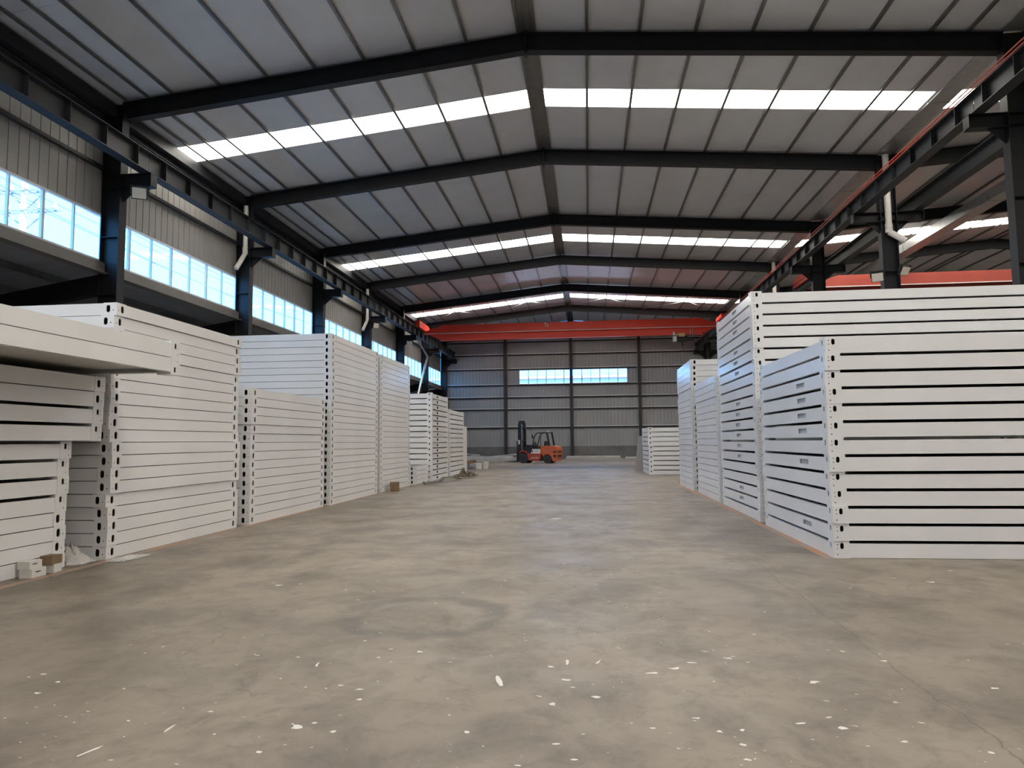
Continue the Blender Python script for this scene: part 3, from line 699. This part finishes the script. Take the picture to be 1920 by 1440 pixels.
# ------------------------------------------------------------------ downpipes, floodlights, braces
def pipe(pts, label, r=0.055):
    p = empty('downpipe', pts[0]); tag(p, label, 'pipe', 'white downpipes at the columns')
    o = Vector(pts[0])
    for i, (a, b) in enumerate(zip(pts, pts[1:])):
        MB().tube(Vector(a) - o, Vector(b) - o, r, 12).build('pipe_length', M['pvc'], p, smooth=False)
        d = (Vector(b) - Vector(a)).normalized()
        if i < len(pts) - 2: MB().tube(Vector(b) - o - d * .1, Vector(b) - o + d * .02, r * 1.18, 12).build('pipe_collar', M['pvc'], p)
for k, lab in ((5, 'white downpipe bent below the runway at the second window-side column'), (7, 'white downpipe bent below the runway at the fourth window-side column')):
    y = FY[k] - 0.085
    pipe([(-10.46, y, 8.66), (-10.46, y, 7.25), (-10.46, y, 7.16), (-10.60, y - .28, 6.62)], lab, 0.072)
pipe([(8.47, FY[5] - .085, 9.24), (8.47, FY[5] - .085, 7.15), (8.47, FY[5] - .085, 7.02), (8.85, FY[5] - .2, 6.72)], 'white downpipe on the inner column beside the tall slotted stack', 0.085)
pipe([(8.47, FY[7] - .085, 9.24), (8.47, FY[7] - .085, 6.6)], 'short white downpipe on the inner column by the red conductor bars', 0.085)
def flood(loc, yaw, pitch, label, s=1.0):
    p = empty('floodlight', loc, (pitch, 0, yaw)); tag(p, label, 'floodlight', 'floodlights on the columns')
    MB().box(-.16 * s, .16 * s, -.05 * s, .05 * s, -.13 * s, .13 * s).build('housing', M['steel2'], p)
    MB().box(-.14 * s, .14 * s, -.062 * s, -.05 * s, -.115 * s, .115 * s).build('lens', M['lamp'], p)
    MB().box(-.19 * s, -.17 * s, -.02, .02, -.02, .17 * s).box(.17 * s, .19 * s, -.02, .02, -.02, .17 * s).box(-.19 * s, .19 * s, -.02, .02, .15 * s, .17 * s).build('bracket', M['steel2'], p)
flood((-9.85, 14.12, 6.875), 0.5, 0.25, 'floodlight under the first window-side corbel', 1.0)
flood((-10.05, 32.1, 6.875), 0.9, 0.25, 'floodlight under the fourth window-side corbel', 1.0)
flood((-9.95, 38.12, 6.92), 0.2, 0.9, 'floodlight tipped down near the diagonal brace', 1.1)
flood((8.12, 20.16, 5.77), -0.5, 0.5, 'floodlight on the aisle side of the second inner column', 1.0)
flood((8.82, 20.16, 5.92), 0.5, 0.5, 'floodlight on the far side of the second inner column', 1.0)
m = MB(); m.tube((-10.2, 40.9, 4.0), (-10.2, 43.6, 6.75), 0.075, 10).tube((-10.2, 38.6, 8.1), (-10.2, 43.6, 6.75), 0.06, 10)
m.tube((-10.2, 40.9, 4.0), (-10.2, 38.6, 0.0), 0.075, 10)
tag(m.build('diagonal_brace', M['galv']), 'pale diagonal steel brace in the last window bay', 'brace')

# ------------------------------------------------------------------ forklift
def forklift():
    fk = empty('forklift', (-2.85, 40.75, 0), (0, 0, math.radians(-15)))
    tag(fk, 'orange forklift with black mast parked before the far wall', 'forklift')
    Pn = lambda name, mb, m_, par=None, sm=False: mb.build(name, m_, par or fk, smooth=sm)
    HY = 0.52                                     # half width
    # counterweight with wheel arch, profile in x (front is -x), z
    def prof(pts): return [(x, -HY, z) for x, z in pts]
    arch = [(0.62 + 0.27 * math.cos(t), 0.25 + 0.27 * math.sin(t)) for t in [math.pi - math.pi * i / 8 for i in range(9)]]
    cw = MB(); cw.prism(prof([(0.22, 0.98), (0.22, 0.52), (0.33, 0.50)] + arch[1:-1] + [(0.94, 0.12), (1.14, 0.12), (1.20, 0.35), (1.20, 0.80), (1.14, 0.95), (0.95, 1.0), (0.32, 1.0)]), (0, 2 * HY, 0))
    c = Pn('counterweight', cw, M['orange'])
    for za, zc in ((0.60, 0.70), (0.36, 0.48), (0.29, 0.32)):
        Pn('vent', MB().box(1.196, 1.206, -0.40, 0.40, za, zc), M['black'], c)
        Pn('vent', MB().box(0.98, 1.17, -HY - 0.006, -HY + 0.01, za, zc), M['black'], c)
    ch = Pn('chassis', MB().prism(prof([(-0.62, 0.42), (-0.52, 0.16), (0.12, 0.12), (0.24, 0.34), (0.24, 0.58), (-0.55, 0.58)]), (0, 2 * HY, 0)), M['fred'])
    text_mesh('lettering', 'JOTUPS', 0.13, M['paper'], ch, (-0.36, -HY - 0.003, 0.27), 0.2)
    sp = Pn('side_panel', MB().prism([(-0.36, -HY - .005, 0.56), (0.20, -HY - .005, 0.56), (0.20, -HY - .005, 0.82), (-0.28, -HY - .005, 0.82)], (0, 2 * HY + .01, 0)), M['paper'])
    Pn('emblem', MB().prism([(-0.29, -HY - .008, 0.62), (-0.25, -HY - .008, 0.62), (-0.24, -HY - .008, 0.76), (-0.30, -HY - .008, 0.72)], (0, 0.004, 0)), M['black'], sp)
    text_mesh('lettering', 'T-LIFT', 0.11, M['black'], sp, (-0.20, -HY - 0.008, 0.66))
    Pn('cowl', MB().prism(prof([(-0.78, 0.62), (-0.34, 0.62), (-0.28, 0.80), (-0.26, 1.04), (-0.66, 1.06), (-0.76, 0.92)]), (0, 2 * HY, 0)), M['black'])
    Pn('engine_cover', MB().box(-0.28, 0.26, -HY + .04, HY - .04, 0.80, 0.90), M['black'])
    Pn('fender', MB().prism([(-1.12, -HY - .02, 0.62), (-0.95, -HY - .02, 0.76), (-0.62, -HY - .02, 0.68), (-0.48, -HY - .02, 0.42), (-0.53, -HY - .02, 0.42), (-0.68, -HY - .02, 0.63), (-0.93, -HY - .02, 0.69), (-1.08, -HY - .02, 0.58)], (0, 0.2, 0)), M['fred'])
    seat = Pn('seat', MB().box(0.02, 0.40, -.24, .24, 0.90, 0.99).prism([(0.32, -.24, .98), (0.42, -.24, .98), (0.48, -.24, 1.26), (0.38, -.24, 1.28)], (0, .48, 0)), M['black'])
    Pn('steering_column', MB().tube((-0.45, 0, 0.95), (-0.30, 0, 1.16), .03, 8), M['black'])
    sw = MB(); q = Vector((-0.29, 0, 1.17)); ax = Vector((0.15, 0, 0.21)).normalized(); a = ax.orthogonal().normalized(); b = ax.cross(a)
    pts = [q + (a * math.cos(i * math.pi / 8) + b * math.sin(i * math.pi / 8)) * 0.16 for i in range(17)]; sw.path(pts, .015, 6); Pn('steering_wheel', sw, M['black'])
    for i in range(3): Pn('lever', MB().tube((-0.42, .25 + .06 * i, 1.0), (-0.36, .25 + .06 * i, 1.24), .012, 6), M['black'])
    # overhead guard
    for sy in (-1, 1):
        yy = sy * (HY - .06)
        Pn('front_pillar', MB().path([(-0.30, yy, 0.98), (-0.17, yy, 1.50), (-0.10, yy, 1.66), (0.02, yy, 1.74)], .032, 8), M['black'])
        Pn('rear_pillar', MB().bar((0.74, yy, 0.98), (0.60, yy, 1.76), (.05, 0, 0), (0, .03, 0)), M['black'])
        Pn('roof_rail', MB().tube((0.0, yy, 1.75), (0.66, yy, 1.76), .03, 8), M['black'])
    for i in range(6): Pn('roof_bar', MB().box(0.04 + i * .11, 0.07 + i * .11, -HY + .06, HY - .06, 1.735, 1.765), M['black'])
    Pn('exhaust', MB().tube((0.20, -.42, 0.98), (0.20, -.42, 1.78), .022, 8), M['black'])
    Pn('beacon', MB().tube((0.50, 0, 1.765), (0.50, 0, 1.86), .05, 10), M['paper'])
    lamp = Pn('work_lamp', MB().tube((-0.30, -HY, 1.50), (-0.20, -HY, 1.50), .06, 10), M['black'])
    Pn('mirror', MB().box(-0.27, -0.24, -HY - .1, -HY + .04, 1.55, 1.66), M['black'])
    # wheels
    for x, r, w_, n in ((-0.86, 0.30, .22, 'front_wheel'), (0.62, 0.235, .2, 'rear_wheel')):
        for sy in (-1, 1):
            yo = sy * (HY + .03); yi = yo - sy * w_
            tyre = Pn(n, MB().tube((x, yi, r), (x, yo, r), r, 28), M['rubber'])
            Pn('hub', MB().tube((x, yo, r), (x, yo + sy * .01, r), r * .52, 18), M['black'], tyre)
    # mast: two outer channels, two inner channels, cross members, chains and cylinders
    MX = -1.12
    for sy in (-1, 1):
        yy = sy * 0.40
        Pn('outer_channel', MB().box(MX - .07, MX + .09, yy - .04, yy + .04, 0.12, 2.32), M['black'])
        Pn('inner_channel', MB().box(MX - .06, MX + .07, yy - sy * .10 - .03, yy - sy * .10 + .03, 0.14, 2.46), M['black'])
        Pn('lift_cylinder', MB().tube((MX + .13, yy - sy * .02, 0.2), (MX + .13, yy - sy * .02, 2.2), .032, 10), M['chrome'])
        Pn('chain', MB().box(MX - .02, MX + .02, yy - sy * .2 - .012, yy - sy * .2 + .012, .5, 2.3), M['galv'])
        Pn('tilt_cylinder', MB().tube((MX + .1, yy, 0.62), (-0.62, yy, 0.72), .035, 8), M['black'])
        Pn('mast_sticker', MB().box(MX - .074, MX - .070, yy - .03, yy + .03, 1.6, 1.72).box(MX - .05, MX + .05, sy * .442 - .002, sy * .442 + .002, 1.1, 1.35), M['paper'])
    for z_ in (0.25, 1.25, 2.05, 2.27): Pn('cross_member', MB().box(MX + .04, MX + .10, -.44, .44, z_, z_ + .10), M['black'])
    Pn('top_member', MB().box(MX - .07, MX + .08, -.34, .34, 2.40, 2.47), M['black'])
    Pn('carriage', MB().box(MX - .15, MX - .08, -.48, .48, .22, .32).box(MX - .15, MX - .08, -.48, .48, .58, .68), M['black'])
    br = MB()
    for i in range(7): br.box(MX - .16, MX - .13, -.48 + .16 * i - .01, -.48 + .16 * i + .01, .62, 1.24)
    br.box(MX - .17, MX - .13, -.49, .49, 1.22, 1.26); Pn('load_backrest', br, M['black'])
    for sy in (-1, 1): Pn('fork', MB().prism([(MX - .15, sy * .26 - .06, .72), (MX - .21, sy * .26 - .06, .72), (MX - .21, sy * .26 - .06, .12), (MX - 1.0, sy * .26 - .06, .08), (MX - 1.0, sy * .26 - .06, .06), (MX - .15, sy * .26 - .06, .06)], (0, .12, 0)), M['black'])
forklift()

# ------------------------------------------------------------------ loose things on the floor
def slab(name, pts, z0, t, m_, label, cat, tilt=0.0):
    mb = MB(); mb.prism([(x, y, z0 + tilt * i) for i, (x, y) in enumerate(pts)], (0, 0, t)); return tag(mb.build(name, m_), label, cat)
BP = [((-9.6, 44.0), (-6.0, 43.4), (-5.6, 45.9), (-9.2, 46.6)), ((-8.7, 45.2), (-5.0, 45.6), (-5.2, 48.0), (-8.9, 47.5)), ((-6.4, 46.3), (-3.9, 46.1), (-3.8, 48.6), (-6.3, 48.7))]
for i, pts in enumerate(BP):
    slab('metal_sheet', pts, 0.0 + 0.14 * (i == 1) + 0.0, 0.13, M['sheet'], ('pale steel panel lying nearest the white bucket', 'pale steel panel lying across another by the far wall', 'pale steel panel lying behind the forklift mast')[i], 'panel')
for i, (a, b, y, z0, z1, sk) in enumerate(((-10.0, -7.5, 41.2, .03, .40, .3), (-7.3, -4.4, 42.62, .36, .14, -.05), (-7.5, -3.4, 49.0, .10, .48, .1), (-10.2, -7.7, 48.6, .45, .30, 0))):
    m = MB(); m.prism([(a, y, z0), (b, y + sk, z1), (b, y + sk + .7, z1 + .02), (a, y + .7, z0 + .04)], (0, 0, .05)); m.prism([(a + .3, y + .1, 0), (b - .3, y + sk + .1, 0), (b - .3, y + sk + .5, 0), (a + .3, y + .5, 0)], (0, 0, min(z0, z1)))
    tag(m.build('scrap_sheet', [M['sheet'], M['galv']][i % 2]), ('tilted pale sheet nearest the window-side stacks at the back', 'long sheet sloping towards the forklift mast', 'sheet leaning up against the far plinth', 'topmost sheet of the heap against the far plinth')[i], 'sheet')
m = MB(); m.box(-7.2, -4.05, 41.9, 42.5, 0.05, 0.30); m.box(-7.2, -4.05, 41.9, 42.5, 0.0, 0.03)
tag(m.build('steel_beam', M['sheet']), 'long pale box beam on the floor in front of the forklift mast', 'beam')
for i, (xa, xb, y, h) in enumerate(((-1.4, 2.2, 47.6, .10), (-1.6, 2.2, 48.6, .22), (0.2, 4.6, 46.7, .07), (2.4, 6.9, 47.6, .16))):
    m = MB(); m.box(xa, xb, y, y + 0.5, 0.0, h * .4); m.box(xa + .05, xb - .05, y + .02, y + .48, h * .45, h)
    tag(m.build('steel_profile', M['sheet' if i % 2 else 'galv']), ('nearest thin profile right of the forklift', 'thick pale profile against the far plinth', 'low dark profile in front of the far plinth', 'long profile near the grey board')[i], 'profile')
m = MB(); m.box(-5.98, -5.62, 31.9, 33.6, 0.0, 0.05); m.box(-5.98, -5.62, 31.9, 33.6, 0.24, 0.29); m.box(-5.82, -5.78, 31.9, 33.6, 0.05, 0.24)
tag(m.build('steel_offcut', M['galv']), 'short galvanised I-section lying past the farthest stack', 'steel offcut')
m = MB(); m.prism([(-5.95, 32.0, .29), (-5.45, 32.1, .29), (-5.40, 33.4, .29), (-5.9, 33.5, .29)], (0, 0, 0.06)); m.prism([(-5.7, 32.3, .35), (-5.35, 32.5, .35), (-5.4, 33.2, .35), (-5.72, 33.0, .35)], (0.05, 0, 0.05))
tag(m.build('cardboard', M['card']), 'flattened brown cardboard lying on the galvanised offcut', 'cardboard')
bk = empty('bucket', (-4.86, 32.72, 0)); tag(bk, 'white plastic bucket on the floor past the farthest stack', 'bucket')
MB().tube((0, 0, 0), (0, 0, .33), .115, 20, r2=.15, cap=False).tube((0, 0, 0.005), (0, 0, .01), .112, 20).build('body', M['pvc'], bk)
MB().tube((0, 0, .30), (0, 0, .335), .158, 20, r2=.158, cap=False).build('rim', M['pvc'], bk)
MB().path([(.155 * math.cos(t), -.02 - .14 * math.sin(t), .31 - .10 * math.sin(t)) for t in [math.pi * i / 10 for i in range(11)]], .006, 5).build('handle', M['galv'], bk)
wp = empty('white_tub', (-5.17, 32.75, 0)); tag(wp, 'low white square tub touching the bucket', 'tub')
MB().prism([(-.13, -.13, 0), (.13, -.13, 0), (.13, .13, 0), (-.13, .13, 0)], (0, 0, .25)).build('body', M['paper'], wp)
MB().box(-.14, .14, -.14, .14, .25, .27).build('rim', M['pvc'], wp)
# webbing straps
random.seed(21)
m = MB(); pts = [Vector((-5.0 + .04 * math.cos(t) , 21.15 + .22 * math.sin(t), .035 + .02 * math.sin(2 * t))) for t in [i * math.pi / 6 for i in range(13)]]; m.path(pts, .035, 6)
q = [Vector((-4.95 + .6 * i / 9, 21.3 + 2.2 * i / 9, .04 + .10 * math.sin(math.pi * i / 9) * (i > 3))) for i in range(10)]; 
for a, b in zip(q, q[1:]): m.bar(a, b, (.06, -.02, 0), (0, 0, .012))
tag(m.build('lifting_strap', M['strap']), 'looped grey webbing strap lying beside the far slotted stack', 'strap')
m = MB(); last = Vector((-4.55, 23.75, .06))
for i in range(60):
    t = i / 59; nx = Vector((-4.55 + .4 * t + random.uniform(-.10, .10), 23.75 + 1.6 * t + random.uniform(-.12, .12), .05 + abs(random.gauss(0, .10)) * (1 - abs(t - .35))))
    m.bar(last, nx, (.04, .02, 0), (0, .0, .012)); last = nx
tag(m.build('rope_heap', M['strap']), 'tangled heap of brown grey straps on the aisle floor', 'rope')
# cartons at the foot of the pile
def carton(loc, dims, rot, m_, label, mark=False):
    c = empty('carton', loc, (0, 0, rot)); tag(c, label, 'box')
    a, b, h = dims
    MB().box(-a / 2, a / 2, -b / 2, b / 2, 0, h - .003).build('body', m_, c)
    MB().box(-a / 2 - .001, a / 2 + .001, -b / 2 - .001, -.002, h - .003, h).build('flap', m_, c); MB().box(-a / 2 - .001, a / 2 + .001, .002, b / 2 + .001, h - .003, h).build('flap', m_, c)
    if mark:
        MB().box(a / 2, a / 2 + .002, -b * .25, b * .1, h * .55, h * .68).build('printed_bar', M['black'], c)
carton((-5.50, 6.46, 0), (.13, .20, .085), 0.08, M['paper'], 'white carton with black printed bar at the bottom', True)
carton((-5.51, 6.43, 0.085), (.13, .16, .075), 0.02, M['paper'], 'white carton stacked on the printed one', True)
carton((-5.50, 6.71, 0), (.12, .13, .085), 0.15, M['paper'], 'small white carton under the brown one')
carton((-5.505, 6.70, 0.085), (.13, .15, .085), 0.05, M['card'], 'small brown cardboard carton on a white one')
carton((-5.14, 18.15, 0), (.24, .30, .24), 0.3, M['card'], 'crumpled brown paper parcel at the foot of a tall stack')
# crumpled film between the pile and the next stack
def film(name, x0, x1, y0, y1, h, label, seed, nx=16, ny=10):
    random.seed(seed); vs = []; mb = MB()
    for j in range(ny + 1):
        for i in range(nx + 1):
            e = min(i, nx - i, 3) / 3 * min(j, ny - j, 2) / 2
            vs.append((x0 + (x1 - x0) * i / nx + random.uniform(-.02, .02), y0 + (y1 - y0) * j / ny + random.uniform(-.02, .02), 0.004 + e * h * random.uniform(.25, 1)))
    fs = [(j * (nx + 1) + i, j * (nx + 1) + i + 1, (j + 1) * (nx + 1) + i + 1, (j + 1) * (nx + 1) + i) for j in range(ny) for i in range(nx)]
    mb.add(vs, fs); return tag(mb.build(name, M['film']), label, 'plastic sheet')
film('plastic_sheet', -6.45, -5.48, 7.04, 7.40, .22, 'crumpled milky plastic sheet stuffed between two stacks', 5)
film('plastic_scrap', -5.38, -5.12, 7.30, 7.80, .03, 'flat shiny plastic scrap by the corner of a stack', 6, 10, 8)
# steel channels lying on the stack of eighteen
for i, (y, z_, lab, h) in enumerate(((16.9, 2.602, 'larger grey steel channel lying on the closed-sided stack', .34), (16.1, 2.602, 'smaller grey steel channel lying on the closed-sided stack', .24))):
    x0 = 3.5 + .35 * i
    m = MB(); m.box(x0, 6.6, y - .22, y + .22, z_, z_ + .012); m.box(x0, 6.6, y - .006, y + .006, z_ + .012, z_ + h - .012); m.box(x0, 6.6, y - .22, y + .22, z_ + h - .012, z_ + h)
    tag(m.build('steel_channel', M['greyboard']), lab, 'steel channel')
m = MB(); random.seed(3)
for i in range(14):
    x = 2.95 + random.uniform(0, .4); y = 17.1 + random.uniform(-.15, .2); m.box(x - .08, x + .08, y - .03, y + .03, 2.602 + .03 * (i % 5), 2.63 + .03 * (i % 5))
tag(m.build('offcut_heap', M['galv']), 'small heap of metal offcuts beside the steel channels', 'offcuts', kind='stuff')
# grey board and white board
m = MB(); m.prism([(1.89, 29.45, 0), (2.75, 29.45, 0), (2.75, 29.62, 1.45), (2.05, 29.62, 1.45)], (0, .04, 0))
tag(m.build('grey_board', M['greyboard']), 'grey board standing behind the low slotted stack', 'board')
m = MB(); m.box(-5.95, -5.38, 29.2, 30.6, 0, 1.95)
wbd = tag(m.build('white_board', M['white']), 'plain white upright panel past the farthest window-side stack', 'panel')
# orange painted margin lines
for i, (x, y0, y1) in enumerate(((-5.36, 3.0, 22.0), (2.55, 7.9, 22.0))):
    m = MB(); m.box(x - .05, x + .05, y0, y1, 0.0, 0.002)
    struct(m.build('trim_%d' % (i + 1), M['oline']), ('worn orange floor line along the window-side stacks', 'worn orange floor line along the near slotted stack')[i], 'floor line')
# scattered litter
LIT = [(-3.09,3.74,14),(-2.91,3.63,11),(-2.89,3.46,18),(-2.47,3.56,12),(-2.76,4.16,6),(-1.92,3.09,35),(-2.12,2.84,45),(-1.84,3.30,12),(-2.17,3.16,10),(-2.41,3.12,6),(-2.44,3.25,8),(-2.44,3.21,6),(-1.97,2.77,14),(-1.68,2.76,12),(-2.34,2.86,7),(-1.34,3.70,14),(-1.28,4.18,11),(-1.25,4.36,10),(-1.06,4.32,14),(-1.60,4.04,28),(-0.51,3.85,70),(-1.17,3.51,10),(-1.22,3.65,14),(-1.35,3.16,22),(-1.28,3.21,12),(-1.16,3.12,16),(-0.56,3.17,14),(-1.40,2.90,16),(-0.83,4.13,8),(-1.77,4.16,9),(-1.71,3.78,6),(-2.83,6.20,12),(-1.88,6.00,8),(-0.61,4.27,8),(-1.68,3.05,8),(-0.60,2.97,5),(-1.20,3.31,6),(-1.16,3.78,7),(-1.18,4.11,6),(-2.69,9.78,6),(-1.40,3.65,6),(-0.68,3.35,6),(-2.54,3.19,5),(-2.50,3.18,5),(-2.21,2.75,5),(-2.07,2.99,5),(-2.49,2.90,4),(-2.78,3.14,8),(-2.37,2.76,5),(-0.47,3.03,5),(-0.56,11.69,16),(-0.24,4.10,16),(-0.15,4.18,40),(0.03,4.20,30),(-0.15,3.88,16),(-0.11,3.77,11),(0.32,4.03,20),(0.46,4.12,24),(0.57,4.23,16),(0.68,4.45,14),(0.79,4.33,16),(0.89,4.26,6),(-0.28,3.63,14),(0.01,3.64,16),(-0.18,4.37,6),(-0.20,3.53,16),(-0.05,3.19,7),(-0.16,3.08,16),(-0.08,2.94,16),(0.47,3.41,12),(0.55,3.27,14),(0.65,3.29,12),(0.62,3.14,18),(1.16,3.95,18),(1.14,3.68,11),(1.08,3.47,14),(1.10,3.35,18),(1.16,3.38,10),(0.93,3.39,16),(0.93,3.22,8),(1.14,3.17,8),(1.31,3.23,16),(1.47,3.44,10),(2.04,3.93,15),(3.01,6.69,15),(1.67,4.35,10),(1.50,4.52,8),(1.43,4.54,6),(1.70,4.48,6),(2.74,6.45,6),(3.44,7.26,12),(0.19,6.88,8),(0.48,5.21,6),(0.57,6.10,5),(1.06,4.86,6),(0.26,3.28,12),(0.61,3.00,14),(0.17,3.33,6),(1.61,3.15,12),(1.57,3.16,5),(1.54,3.06,5),(0.70,3.09,6),(0.64,3.92,6),(0.46,3.76,4),(0.44,3.66,4),(-0.31,2.87,14),(1.46,3.69,10),(2.21,6.39,8),(2.76,6.86,8),(0.46,3.38,5),(0.35,3.08,8)]
random.seed(11); m = MB()
LIT += [(random.uniform(-3.2, 3.0), random.triangular(2.6, 7.5, 2.9), random.choice((2, 3, 3, 4, 5, 7))) for _ in range(220)]
for x, y, s in LIT:
    ln = s * 0.5 * y / 1305 * 1.1; th = random.uniform(-.5, .5) + (math.pi / 2 if s > 26 else 0); wd = ln * random.uniform(.18, .5) if s < 26 else ln * .12
    n = 7; ps = []
    for i in range(n):
        t = 2 * math.pi * i / n; r = random.uniform(.35, 1.3); a, b = math.cos(t) * ln * r, math.sin(t) * wd * r * 1.6
        ps.append((x + a * math.cos(th) - b * math.sin(th), y + a * math.sin(th) + b * math.cos(th), 0.0003))
    m.prism(ps, (0, 0, .0012))
tag(m.build('litter', M['paper']), 'white paper and paint scraps scattered over the near floor', 'litter', kind='stuff')
